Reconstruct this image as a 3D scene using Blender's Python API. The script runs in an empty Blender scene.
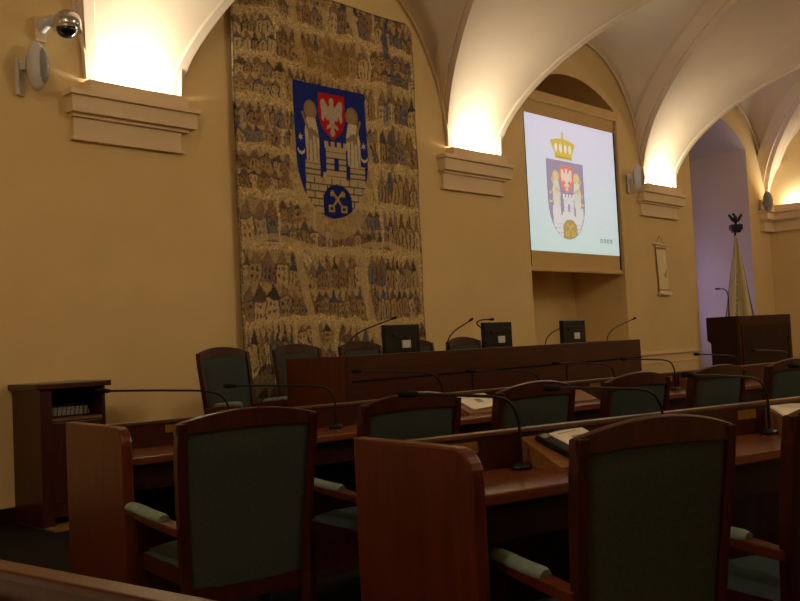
import bpy, bmesh, math, random
import numpy as np
from mathutils import Vector, Matrix

random.seed(7)
RNG = np.random.default_rng(11)
SC = bpy.context.scene
COL = SC.collection
PI = math.pi
EYE = 1.28

# ------------------------------------------------------------------ helpers
def lin(c):
    return tuple(((v / 255) / 12.92 if v / 255 <= 0.04045 else ((v / 255 + 0.055) / 1.055) ** 2.4) for v in c)

def lin4(r, g, b): return (*lin((r, g, b)), 1.0)

def new_mat(name):
    m = bpy.data.materials.new(name); m.use_nodes = True
    nt = m.node_tree
    return m, nt, nt.nodes['Principled BSDF']

def setin(b, **kw):
    for k, v in kw.items():
        k = k.replace('_', ' ')
        if k in b.inputs: b.inputs[k].default_value = v

def mottled(name, c1, c2, scale=6.0, rough=0.8, bump=0.0, bscale=60.0, stretch=(1, 1, 1), detail=4.0, spec=0.3, coat=0.0, metal=0.0):
    m, nt, b = new_mat(name)
    tc = nt.nodes.new('ShaderNodeTexCoord'); mp = nt.nodes.new('ShaderNodeMapping')
    mp.inputs['Scale'].default_value = stretch
    nt.links.new(tc.outputs['Object'], mp.inputs['Vector'])
    n = nt.nodes.new('ShaderNodeTexNoise'); n.inputs['Scale'].default_value = scale; n.inputs['Detail'].default_value = detail
    nt.links.new(mp.outputs[0], n.inputs['Vector'])
    r = nt.nodes.new('ShaderNodeValToRGB')
    r.color_ramp.elements[0].position = 0.3; r.color_ramp.elements[1].position = 0.72
    r.color_ramp.elements[0].color = c1; r.color_ramp.elements[1].color = c2
    nt.links.new(n.outputs['Fac'], r.inputs['Fac']); nt.links.new(r.outputs[0], b.inputs['Base Color'])
    setin(b, Roughness=rough, Specular_IOR_Level=spec * .7, Coat_Weight=coat * .35, Coat_Roughness=0.25, Metallic=metal)
    if bump > 0:
        n2 = nt.nodes.new('ShaderNodeTexNoise'); n2.inputs['Scale'].default_value = bscale; n2.inputs['Detail'].default_value = 3
        nt.links.new(mp.outputs[0], n2.inputs['Vector'])
        bp = nt.nodes.new('ShaderNodeBump'); bp.inputs['Strength'].default_value = bump; bp.inputs['Distance'].default_value = 0.01
        nt.links.new(n2.outputs['Fac'], bp.inputs['Height']); nt.links.new(bp.outputs[0], b.inputs['Normal'])
    return m

def painted(name, rough=0.9, emit=0.0, bump=0.0):
    m, nt, b = new_mat(name)
    a = nt.nodes.new('ShaderNodeVertexColor'); a.layer_name = 'paint'
    nt.links.new(a.outputs['Color'], b.inputs['Base Color'])
    setin(b, Roughness=rough, Specular_IOR_Level=0.1)
    if emit > 0:
        nt.links.new(a.outputs['Color'], b.inputs['Emission Color']); b.inputs['Emission Strength'].default_value = emit
    if bump > 0:
        n2 = nt.nodes.new('ShaderNodeTexNoise'); n2.inputs['Scale'].default_value = 90; n2.inputs['Detail'].default_value = 2
        tc = nt.nodes.new('ShaderNodeTexCoord'); nt.links.new(tc.outputs['Object'], n2.inputs['Vector'])
        bp = nt.nodes.new('ShaderNodeBump'); bp.inputs['Strength'].default_value = bump; bp.inputs['Distance'].default_value = 0.01
        nt.links.new(n2.outputs['Fac'], bp.inputs['Height']); nt.links.new(bp.outputs[0], b.inputs['Normal'])
    return m

def emissive(name, col, strength):
    m, nt, b = new_mat(name)
    setin(b, Base_Color=(0, 0, 0, 1)); b.inputs['Emission Color'].default_value = col; b.inputs['Emission Strength'].default_value = strength
    return m

M = {}
M['ochre'] = mottled('ochre_wall_paint', lin4(221, 192, 134), lin4(227, 199, 142), 1.3, 0.85, 0.06, 40)
M['cream'] = mottled('cream_vault_paint', lin4(214, 192, 158), lin4(222, 201, 168), 1.1, 0.8, 0.05, 30)
M['stucco'] = mottled('cream_moulding_paint', lin4(230, 204, 164), lin4(236, 211, 172), 2.0, 0.8)
M['niche_dusk_tint'] = mottled('reveal_dusk_tint', lin4(190, 172, 165), lin4(198, 180, 172), 1.5, 0.85)  # wall colour shifted towards lilac for the bluish light in the niche
M['carpet'] = mottled('dark_carpet', lin4(15, 10, 8), lin4(21, 14, 11), 60, 0.95, 0.3, 200)
M['parquet'] = mottled('parquet_wood', lin4(120, 90, 56), lin4(150, 115, 75), 9, 0.5, stretch=(1, 8, 1))
M['wood'] = mottled('reddish_brown_wood', lin4(46, 16, 8), lin4(70, 26, 12), 5, 0.33, stretch=(7, 7, 0.9), detail=6, spec=0.5, coat=0.25)
M['wood_long'] = mottled('reddish_brown_wood_long_grain', lin4(50, 17, 8), lin4(74, 28, 13), 5, 0.3, stretch=(0.9, 7, 7), detail=6, spec=0.5, coat=0.3)
M['wood_red'] = mottled('warm_red_wood_panel', lin4(72, 27, 12), lin4(94, 37, 16), 4, 0.35, stretch=(6, 6, 0.8), detail=6, spec=0.5, coat=0.3)
M['wood_top'] = mottled('glossy_worktop_reflection_tint', lin4(92, 44, 20), lin4(118, 60, 28), 5, 0.26, stretch=(0.9, 7, 7), detail=6, spec=0.7, coat=0.8)  # base colour lightened to carry the wall's reflection on the gloss
M['wood_dark'] = mottled('dark_brown_wood', lin4(34, 13, 7), lin4(50, 20, 11), 5, 0.4, stretch=(7, 7, 0.9), detail=6, spec=0.4)
M['wood_highlight'] = mottled('wood_edge_highlight', lin4(88, 58, 38), lin4(108, 74, 50), 7, 0.3, stretch=(0.9, 7, 7), spec=0.5, coat=0.3)  # highlight along the desk boards' top edge, put into the wood colour
M['wood_tan'] = mottled('tan_wood_top', lin4(112, 72, 40), lin4(134, 90, 52), 6, 0.35, stretch=(1, 6, 6), spec=0.5, coat=0.2)
M['green'] = mottled('green_upholstery', lin4(54, 62, 57), lin4(65, 73, 67), 120, 0.9, 0.2, 400, spec=0.15)
M['green_pale'] = mottled('worn_green_arm_pad', lin4(104, 118, 104), lin4(126, 140, 124), 30, 0.7, spec=0.3)
M['black'] = mottled('black_plastic', lin4(14, 14, 15), lin4(20, 20, 21), 20, 0.35, spec=0.5)
M['black_matt'] = mottled('matt_black_foam', lin4(10, 10, 10), lin4(16, 16, 16), 200, 0.9)
M['dark_gap'] = mottled('shadow_black', lin4(12, 8, 7), lin4(16, 11, 9), 10, 0.9)
M['brass'] = mottled('brass_plate_metal', lin4(150, 118, 48), lin4(170, 136, 62), 40, 0.35, metal=0.7)
M['chrome'] = mottled('chrome_metal', lin4(200, 200, 200), lin4(215, 215, 215), 10, 0.12, metal=1.0)
M['white_plastic'] = mottled('white_plastic', lin4(205, 200, 192), lin4(214, 209, 201), 8, 0.5)
M['grey_plastic'] = mottled('grey_plastic', lin4(140, 138, 132), lin4(152, 150, 143), 8, 0.5)
M['paper'] = mottled('white_paper', lin4(226, 216, 196), lin4(236, 227, 208), 5, 0.85)
M['screen_cloth'] = mottled('unlit_screen_cloth', lin4(212, 178, 118), lin4(218, 184, 124), 2, 0.85)
M['casing'] = mottled('screen_casing_paint', lin4(214, 178, 118), lin4(220, 186, 126), 2, 0.6)
M['screen_border'] = mottled('screen_black_border', lin4(24, 20, 24), lin4(30, 26, 30), 5, 0.8)
M['parchment'] = mottled('parchment', lin4(232, 214, 168), lin4(244, 228, 186), 9, 0.8)
M['dark_metal'] = mottled('dark_bronze', lin4(40, 34, 30), lin4(52, 45, 38), 20, 0.45, metal=0.6)
M['tapestry'] = painted('woven_tapestry', 0.95, 0, 0.12)
M['slide'] = painted('projected_picture', 0.9, 0.62)
M['flagcloth'] = painted('banner_cloth', 0.85)
M['dome'] = mottled('dark_dome_glass', lin4(18, 16, 15), lin4(24, 21, 20), 5, 0.06, spec=0.8)
M['tube'] = emissive('warm_lamp_tube', (1.0, 0.93, 0.81, 1), 14)
M['dusk'] = emissive('dusk_window_pane', (0.36, 0.34, 0.95, 1), .8)

def link(o, parent=None, label=None, cat=None, group=None, kind=None):
    COL.objects.link(o)
    if parent: o.parent = parent
    if label: o['label'] = label
    if cat: o['category'] = cat
    if group: o['group'] = group
    if kind: o['kind'] = kind
    return o

def obj(name, bm, mat, parent=None, label=None, cat=None, group=None, kind=None, smooth=False, bevel=0.0, autosmooth=True):
    bmesh.ops.recalc_face_normals(bm, faces=bm.faces)
    if bevel > 0:
        es = [e for e in bm.edges if len(e.link_faces) == 2 and e.calc_face_angle(0) > 0.7]
        bmesh.ops.bevel(bm, geom=es, offset=bevel, segments=2, affect='EDGES', profile=0.6)
    me = bpy.data.meshes.new(name); bm.to_mesh(me); bm.free()
    for m in (mat if isinstance(mat, (list, tuple)) else [mat]): me.materials.append(m)
    if smooth:
        me.shade_smooth()
        if autosmooth:
            me.set_sharp_from_angle(angle=math.radians(40))
    return link(bpy.data.objects.new(name, me), parent, label, cat, group, kind)

def empty(name, loc, rz, label, cat, group=None):
    o = bpy.data.objects.new(name, None); o.empty_display_size = 0.1
    o.location = loc; o.rotation_euler = (0, 0, rz)
    return link(o, None, label, cat, group)

def copy_tree(o, loc, rz, label, group=None, scale=None):
    r = o.copy(); COL.objects.link(r); r.location = loc; r.rotation_euler = (0, 0, rz); r['label'] = label
    if group: r['group'] = group
    if scale: r.scale = scale if isinstance(scale, tuple) else (scale,) * 3
    for ch in list(o.children):
        c = ch.copy(); COL.objects.link(c); c.parent = r
        for g in list(ch.children):
            d = g.copy(); COL.objects.link(d); d.parent = c
    return r

def box(bm, x0, x1, y0, y1, z0, z1):
    v = [bm.verts.new(p) for p in ((x0, y0, z0), (x1, y0, z0), (x1, y1, z0), (x0, y1, z0), (x0, y0, z1), (x1, y0, z1), (x1, y1, z1), (x0, y1, z1))]
    for f in ((3, 2, 1, 0), (4, 5, 6, 7), (0, 1, 5, 4), (1, 2, 6, 5), (2, 3, 7, 6), (3, 0, 4, 7)):
        bm.faces.new([v[i] for i in f])

def bx(*a):
    bm = bmesh.new(); box(bm, *a); return bm

def hexa(bm, P):
    v = [bm.verts.new(p) for p in P]
    for f in ((3, 2, 1, 0), (4, 5, 6, 7), (0, 1, 5, 4), (1, 2, 6, 5), (2, 3, 7, 6), (3, 0, 4, 7)):
        bm.faces.new([v[i] for i in f])

def prism(bm, pts, axis, a, b):
    """extrude a 2-D polygon along axis ('x': pts are (y,z); 'y': (x,z); 'z': (x,y))"""
    def P(p, t):
        return {'x': (t, p[0], p[1]), 'y': (p[0], t, p[1]), 'z': (p[0], p[1], t)}[axis]
    A = [bm.verts.new(P(p, a)) for p in pts]; B = [bm.verts.new(P(p, b)) for p in pts]
    n = len(pts)
    bm.faces.new(A[::-1]); bm.faces.new(B)
    for i in range(n): bm.faces.new((A[i], A[(i + 1) % n], B[(i + 1) % n], B[i]))

def grid(bm, rows, close=False, flip=False):
    V = [[bm.verts.new(p) for p in r] for r in rows]
    for i in range(len(V) - 1):
        for j in range(len(V[0]) - 1):
            bm.faces.new((V[i][j], V[i][j + 1], V[i + 1][j + 1], V[i + 1][j]))
    return V

def smooth_path(pts, n=8):
    P = [Vector(p) for p in pts]; P = [P[0] * 2 - P[1]] + P + [P[-1] * 2 - P[-2]]
    out = []
    for i in range(1, len(P) - 2):
        for k in range(n):
            t = k / n
            p0, p1, p2, p3 = P[i - 1:i + 3]
            out.append(0.5 * ((2 * p1) + (p2 - p0) * t + (2 * p0 - 5 * p1 + 4 * p2 - p3) * t * t + (3 * p1 - p0 - 3 * p2 + p3) * t ** 3))
    out.append(P[-2]); return out

def tube(bm, pts, radii, seg=10):
    pts = [Vector(p) for p in pts]; n = len(pts)
    if not isinstance(radii, (list, tuple)): radii = [radii] * n
    rings = []; up = Vector((0.13, 0.27, 0.95)).normalized()
    for i, p in enumerate(pts):
        t = (pts[min(i + 1, n - 1)] - pts[max(i - 1, 0)]).normalized()
        s = t.cross(up)
        if s.length < 1e-3: s = t.cross(Vector((1, 0, 0)))
        s.normalize(); u = s.cross(t); up = u
        rings.append([bm.verts.new(p + (s * math.cos(2 * PI * k / seg) + u * math.sin(2 * PI * k / seg)) * radii[i]) for k in range(seg)])
    for i in range(n - 1):
        for k in range(seg):
            bm.faces.new((rings[i][k], rings[i][(k + 1) % seg], rings[i + 1][(k + 1) % seg], rings[i + 1][k]))
    bm.faces.new(rings[0][::-1]); bm.faces.new(rings[-1])

def ellipsoid(bm, c, r, seg=20, rings=12):
    bmesh.ops.create_uvsphere(bm, u_segments=seg, v_segments=rings, radius=1, matrix=Matrix.Translation(c) @ Matrix.Diagonal((*r, 1)))

def paint_mesh(name, P, C, mat, parent=None, **kw):
    """P: (h,w,3) vertex grid, C: (h,w,3) linear colours"""
    h, w = P.shape[:2]
    me = bpy.data.meshes.new(name)
    idx = np.arange(h * w).reshape(h, w)
    q = np.stack([idx[:-1, :-1], idx[:-1, 1:], idx[1:, 1:], idx[1:, :-1]], -1).reshape(-1, 4)
    me.vertices.add(h * w); me.vertices.foreach_set('co', P.reshape(-1).astype(np.float32))
    me.loops.add(q.size); me.loops.foreach_set('vertex_index', q.reshape(-1).astype(np.int32))
    me.polygons.add(len(q)); me.polygons.foreach_set('loop_start', (np.arange(len(q)) * 4).astype(np.int32))
    me.update(); me.validate()
    a = me.color_attributes.new('paint', 'FLOAT_COLOR', 'POINT')
    c4 = np.ones((h * w, 4), np.float32); c4[:, :3] = C.reshape(-1, 3); a.data.foreach_set('color', c4.reshape(-1))
    me.materials.append(mat); me.shade_smooth()
    return link(bpy.data.objects.new(name, me), parent, **kw)

# ------------------------------------------------------------------ camera
def make_camera():
    f = 920.0
    pitch, roll, yaw = 4.79330282e-02, -4.85478454e-02, 7.66817050e-01
    c, s, cp, sp = math.cos(yaw), math.sin(yaw), math.cos(pitch), math.sin(pitch)
    fw = Vector((c * cp, s * cp, sp)); rt = Vector((s, -c, 0)); up = rt.cross(fw)
    cr, sr = math.cos(roll), math.sin(roll)
    r2 = rt * cr + up * sr; u2 = up * cr - rt * sr
    m = Matrix((( r2.x, u2.x, -fw.x, 0), (r2.y, u2.y, -fw.y, 0), (r2.z, u2.z, -fw.z, EYE), (0, 0, 0, 1)))
    cam = bpy.data.cameras.new('camera'); cam.sensor_width = 36; cam.lens = f * 36 / 800; cam.clip_start = 0.05
    o = bpy.data.objects.new('camera', cam); o.matrix_world = m; COL.objects.link(o); SC.camera = o
make_camera()

# ------------------------------------------------------------------ room shell
WY = 7.45            # wall plane
SPR = EYE + 2.45     # springing of the arches
RA, RB = 4.7, 2.35
RY = 7.43
PIERS = [(-1.05, -0.02), (3.86, 4.85), (8.68, 9.78), (13.54, 14.66), (18.30, 18.72)]
NICHE = [(10.37, 12.86, 0.30, EYE + 3.48, EYE + 3.87, 0.95), (15.28, 17.70, 0.0, EYE + 3.50, EYE + 3.98, 1.15)]
XMIN, XMAX, YMIN = -3.2, 18.62, -2.06
ZTOP = 6.75

def arch_z(n, x):
    x0, x1, zb, zs, za, dep = n
    t = (2 * x - x0 - x1) / (x1 - x0)
    return zs + (za - zs) * max(0, 1 - t * t)

def wall_far():
    bm = bmesh.new()
    xs = [XMIN]
    for n in NICHE:
        xs += [n[0] + (n[1] - n[0]) * (0.5 - 0.5 * math.cos(PI * k / 28)) for k in range(29)]
    xs.append(XMAX)
    def quad(p): bm.faces.new([bm.verts.new(q) for q in p])
    for a, b in zip(xs[:-1], xs[1:]):
        n = next((n for n in NICHE if a >= n[0] - 1e-6 and b <= n[1] + 1e-6), None)
        if n is None:
            quad(((a, WY, 0), (b, WY, 0), (b, WY, ZTOP), (a, WY, ZTOP)))
        else:
            za, zb = arch_z(n, a), arch_z(n, b)
            quad(((a, WY, za), (b, WY, zb), (b, WY, ZTOP), (a, WY, ZTOP)))
            if n[2] > 0: quad(((a, WY, 0), (b, WY, 0), (b, WY, n[2]), (a, WY, n[2])))
            if n is NICHE[0]:
                quad(((a, WY, za), (b, WY, zb), (b, WY + n[5], zb), (a, WY + n[5], za)))
                quad(((a, WY + n[5], n[2]), (b, WY + n[5], n[2]), (b, WY + n[5], zb), (a, WY + n[5], za)))
                quad(((a, WY, n[2]), (b, WY, n[2]), (b, WY + n[5], n[2]), (a, WY + n[5], n[2])))
    n = NICHE[0]
    for x in n[:2]: quad(((x, WY, n[2]), (x, WY + n[5], n[2]), (x, WY + n[5], n[3]), (x, WY, n[3])))
    bmesh.ops.remove_doubles(bm, verts=bm.verts, dist=1e-5)
    obj('wall_far', bm, M['ochre'], kind='structure')
    # deep splayed window reveal
    n = NICHE[1]; sp = 0.55
    bm = bmesh.new()
    N = 28
    F = []; B = []
    for k in range(N + 1):
        t = 0.5 - 0.5 * math.cos(PI * k / N)
        x = n[0] + (n[1] - n[0]) * t; z = arch_z(n, x)
        F.append((x, WY, z)); B.append((n[0] + sp + (n[1] - n[0] - 2 * sp) * t, WY + n[5], n[3] - 0.15 + (z - n[3]) * 0.8))
    grid(bm, [F, B])
    for k in (0, N):
        quad2 = [F[k], B[k], (B[k][0], B[k][1], 0), (F[k][0], F[k][1], 0)]
        bm.faces.new([bm.verts.new(q) for q in quad2])
    # wall around the window at the back
    zb0, zb1 = 0.9, 4.3
    xa, xb = B[0][0], B[N][0]
    for r in (((xa, 0), (xb, 0), (xb, zb0), (xa, zb0)), ((xa, zb0), (xa + 0.12, zb0), (xa + 0.12, zb1), (xa, zb1)), ((xb - 0.12, zb0), (xb, zb0), (xb, zb1), (xb - 0.12, zb1)), ((xa, zb1), (xb, zb1), (xb, 5.3), (xa, 5.3))):
        bm.faces.new([bm.verts.new((p[0], WY + n[5], p[1])) for p in r])
    obj('wall_window_reveal', bm, M['niche_dusk_tint'], kind='structure')
    bm = bmesh.new()
    xa += 0.12; xb -= 0.12; y = WY + n[5] - 0.04
    xm = (xa + xb) / 2
    for r in ((xa, xa + .06, zb0, zb1), (xb - .06, xb, zb0, zb1), (xm - .04, xm + .04, zb0, zb1), (xa, xb, zb0, zb0 + .06), (xa, xb, zb1 - .06, zb1), (xa, xb, 3.0, 3.07)):
        box(bm, r[0], r[1], y, y + .06, r[2], r[3])
    w = obj('window_1', bm, M['white_plastic'], kind='structure')
    bm = bmesh.new(); box(bm, xa + .06, xb - .06, y + .04, y + .05, zb0 + .06, zb1 - .06)
    obj('pane', bm, M['dusk'], w)
wall_far()

def flat_wall(name, pts, mat):
    bm = bmesh.new(); bm.faces.new([bm.verts.new(p) for p in pts]); obj(name, bm, mat, kind='structure')
flat_wall('wall_right', ((XMAX, YMIN, 0), (XMAX, WY, 0), (XMAX, WY, ZTOP), (XMAX, YMIN, ZTOP)), M['ochre'])
flat_wall('wall_left', ((XMIN, YMIN, 0), (XMIN, WY, 0), (XMIN, WY, ZTOP), (XMIN, YMIN, ZTOP)), M['ochre'])
flat_wall('wall_near', ((XMIN, YMIN, 0), (XMAX, YMIN, 0), (XMAX, YMIN, ZTOP), (XMIN, YMIN, ZTOP)), M['ochre'])
flat_wall('floor', ((XMIN, YMIN, 0), (XMAX, YMIN, 0), (XMAX, WY, 0), (XMIN, WY, 0)), M['carpet'])
# parquet strip along the wall where the cabinet stands
bm = bx(3.17, 4.30, 6.74, WY, 0.0, 0.012); obj('floor_strip', bm, M['parquet'], kind='structure')
# low dais under the rostrum
DZ = 0.17
bm = bx(4.30, 12.2, 4.95, WY, 0.0, DZ); obj('floor_dais', bm, M['carpet'], kind='structure')
bm = bx(XMIN, 3.38, WY - 0.025, WY, 0, 0.13); obj('baseboard_far', bm, M['wood_dark'], kind='structure')

# --- arches and vault cells
def eL(d): return min(0.58 * d, 1.35)
def eR(d): return min(0.78 * d ** 0.62, 1.2) if d > 0 else 0

def arch_pt(phi, off=0.0):
    y = RY - RA * (1 - math.cos(phi)); z = SPR + RB * math.sin(phi)
    nx, nz = math.cos(phi) / RA, math.sin(phi) / RB
    l = math.hypot(nx, nz); return y + off * nx / l, z + off * nz / l

def phis():
    a = [(k / 40) ** 1.5 * PI / 2 for k in range(41)]
    return a + [PI - p for p in a[-2::-1]]

def rib(i, first, last):
    xl, xr = PIERS[i]
    prof = [(0, .34), (0, .09), (.035, .09), (.035, .0), (.13, 0), (.15, .02), (-.15, .02), (-.13, 0), (-.035, .0), (-.035, .09), (0, .09), (0, .34)]
    rows = []
    for p in phis():
        d = RA * (1 - math.cos(p)); d = min(d, 2 * RA - d)
        L = xl - (0 if first else eL(d)); R = xr + (0 if last else eR(d))
        if i == 4: L = 18.52 - 1.1 * min(d, 1.3); R = XMAX + .12 - 1.0 * max(0, min(d, 1.3) - .2)
        row = []
        for k, (u, off) in enumerate(prof):
            x = L + u if k < 6 else R + u
            y, z = arch_pt(p, off)
            row.append((x, min(y, WY + .3), z))
        rows.append(row)
    bm = bmesh.new(); grid(bm, rows)
    obj('ceiling_arch', bm, M['cream'], kind='structure', smooth=True)

for i in range(5): rib(i, i == 0, i == 4)

def cell(i):
    xa, xb = PIERS[i][1], PIERS[i + 1][0]
    rows = []; edge = []
    for p in phis():
        y, z = arch_pt(p)
        d = RA * (1 - math.cos(p)); dd = min(d, 2 * RA - d)
        L = xa + eR(dd) - .02; R = (xb - eL(dd) if i < 3 else 18.52 - 1.1 * min(dd, 1.3)) + .02
        base = z + 0.13 * min(1, dd / .4); crown = EYE + 4.5 + 0.62 * (z - SPR) / RB
        row = []
        for k in range(33):
            t = -math.cos(PI * k / 32)
            row.append(((L + R) / 2 + t * (R - L) / 2, y if dd > 0 else (WY if y > 0 else YMIN), base + (crown - base) * math.sqrt(max(0, 1 - abs(t) ** 2.3))))
        rows.append(row)
    bm = bmesh.new(); grid(bm, rows)
    obj('ceiling', bm, M['cream'], kind='structure', smooth=True)
    # slim moulding along the wall arch
    bm = bmesh.new()
    pts = [(x, WY - .03, z) for x, y, z in rows[0]]
    tube(bm, pts, .022, 6)
    obj('trim_wall_arch', bm, M['cream'], kind='structure', smooth=True)
for i in range(4): cell(i)
rows = []
for p in phis():
    y, z = arch_pt(p); d = RA * (1 - math.cos(p)); d = min(d, 2 * RA - d)
    R = XMAX + .12 - max(0, min(d, 1.3) - .2) - .02
    rows.append([(R + (XMAX + .02 - R) * t, y, z + .06 + .5 * min(d, 1.3) * t * .4) for t in (0, .25, .5, .75, 1)] if R < XMAX else [(XMAX + .02, y, z + .06)] * 5)
bm = bmesh.new(); grid(bm, rows); obj('ceiling', bm, M['cream'], kind='structure', smooth=True)
# left-hand closing cell beyond the first pier
bm = bx(XMIN, -1.0, YMIN, WY, 6.1, 6.2); obj('ceiling', bm, M['cream'], kind='structure')

# --- capitals
def capital(k, x0, x1, yw, axis='x'):
    """layers: z0, z1, x margin, projection from wall"""
    L = [(1.90, 1.93, .13, -.01, .055), (1.93, 2.10, .11, -.03, .04), (2.10, 2.13, .13, .04, .075), (2.13, 2.275, .16, .10, .125), (2.275, 2.32, .185, .125, .16)]
    bm = bmesh.new()
    for z0, z1, m, m2, pr in L:
        box(bm, x0 - m, x1 + m2, yw - pr, yw + .05, EYE + z0, EYE + z1)
    # raised lip that hides the lamp
    box(bm, x0, x1, yw - .13, yw - .115, EYE + 2.32, EYE + 2.425)
    box(bm, x0, x0 + .015, yw - .115, yw + .02, EYE + 2.32, EYE + 2.425)
    box(bm, x1 - .015, x1, yw - .115, yw + .02, EYE + 2.32, EYE + 2.425)
    return bm

def put_capital(k, x0, x1, side='far'):
    if side == 'far':
        bm = capital(k, x0, x1, WY)
    elif side == 'near':
        bm = capital(k, x0, x1, WY)
        bmesh.ops.transform(bm, matrix=Matrix.Translation((0, YMIN + WY, 0)) @ Matrix.Scale(-1, 4, (0, 1, 0)), verts=bm.verts)
        bmesh.ops.reverse_faces(bm, faces=bm.faces)
    else:      # end wall, faces -x ; x0,x1 are y limits
        bm = capital(k, -x1, -x0, 0)
        bmesh.ops.transform(bm, matrix=Matrix.Translation((XMAX, 0, 0)) @ Matrix.Rotation(-PI / 2, 4, 'Z'), verts=bm.verts)
    obj('trim_%d' % k, bm, M['stucco'], kind='structure')

def uplight(x0, x1, y, rz, power, label):
    """lamp trough on the ledge of a capital: housing + tube + the light it gives"""
    w = (x1 - x0) / 2 - .12
    e = empty('uplight', ((x0 + x1) / 2, y, EYE + 2.322), rz, label, 'lamp', 'uplights on the pier capitals')
    bm = bmesh.new(); box(bm, -w, w, -.035, .035, 0, .012); box(bm, -w, w, -.035, -.03, .012, .05); box(bm, -w, w, .03, .035, .012, .05)
    obj('housing', bm, M['white_plastic'], e)
    bm = bmesh.new(); tube(bm, [(-w + .02, 0, .035), (w - .02, 0, .035)], .014, 10)
    obj('lamp_tube', bm, M['tube'], e, smooth=True)
    ld = bpy.data.lights.new('uplight_glow', 'AREA'); ld.shape = 'RECTANGLE'; ld.size = 1.5 * w; ld.size_y = .05
    ld.energy = power; ld.color = (1.0, 0.95, 0.87)
    lo = bpy.data.objects.new('uplight_glow', ld); lo.location = (0, 0, .06); lo.rotation_euler = (PI, 0, 0)
    COL.objects.link(lo); lo.parent = e
    return e

UP = 29.0
where = ['left of the frame', 'left of the tapestry', 'between the tapestry and the projection screen', 'between the screen and the window niche']
for i in range(4):
    a, b = PIERS[i]
    put_capital(i + 1, a, b)
    uplight(a, b, WY - .072, 0, UP, 'glowing uplight on the wall capital ' + where[i])
    put_capital(i + 5, a, b, 'near')
    ld = bpy.data.lights.new('near_wall_uplight', 'AREA'); ld.shape = 'RECTANGLE'; ld.size = .7; ld.size_y = .05; ld.energy = 28; ld.color = (1.0, .93, .81)
    lo = bpy.data.objects.new('near_wall_uplight', ld); lo.location = ((a + b) / 2, YMIN + .072, EYE + 2.39); lo.rotation_euler = (PI, 0, 0); COL.objects.link(lo)
# corner pier on the right
put_capital(9, 5.6, 7.30, 'end')
bm = capital(10, 18.30, XMAX + .2, WY - .05); obj('trim_10', bm, M['stucco'], kind='structure')
uplight(5.7, 6.6, 0, 0, UP * .5, 'glowing uplight on the corner capital at the right edge')
u = COL.objects[-4] if False else [o for o in COL.objects if o.name.startswith('uplight') and o.type == 'EMPTY'][-1]
u.location = (XMAX - .072, 6.80, EYE + 2.322); u.rotation_euler = (0, 0, -PI / 2)

# dado mouldings right of the rostrum
bm = bmesh.new()
box(bm, 12.80, 15.26, WY - .03, WY, EYE - .36, EYE - .31)
box(bm, 12.9, 15.2, WY - .012, WY, EYE - .50, EYE - .475)
box(bm, 12.9, 15.2, WY - .012, WY, EYE - .95, EYE - .925)
obj('trim_dado', bm, M['stucco'], kind='structure')

# ------------------------------------------------------------------ painting helpers
def in_poly(X, Y, pts):
    r = np.zeros(X.shape, bool); n = len(pts)
    for i in range(n):
        x1, y1 = pts[i]; x2, y2 = pts[(i + 1) % n]
        if y1 == y2: continue
        c = ((y1 > Y) != (y2 > Y)) & (X < (x2 - x1) * (Y - y1) / (y2 - y1) + x1)
        r ^= c
    return r

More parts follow.
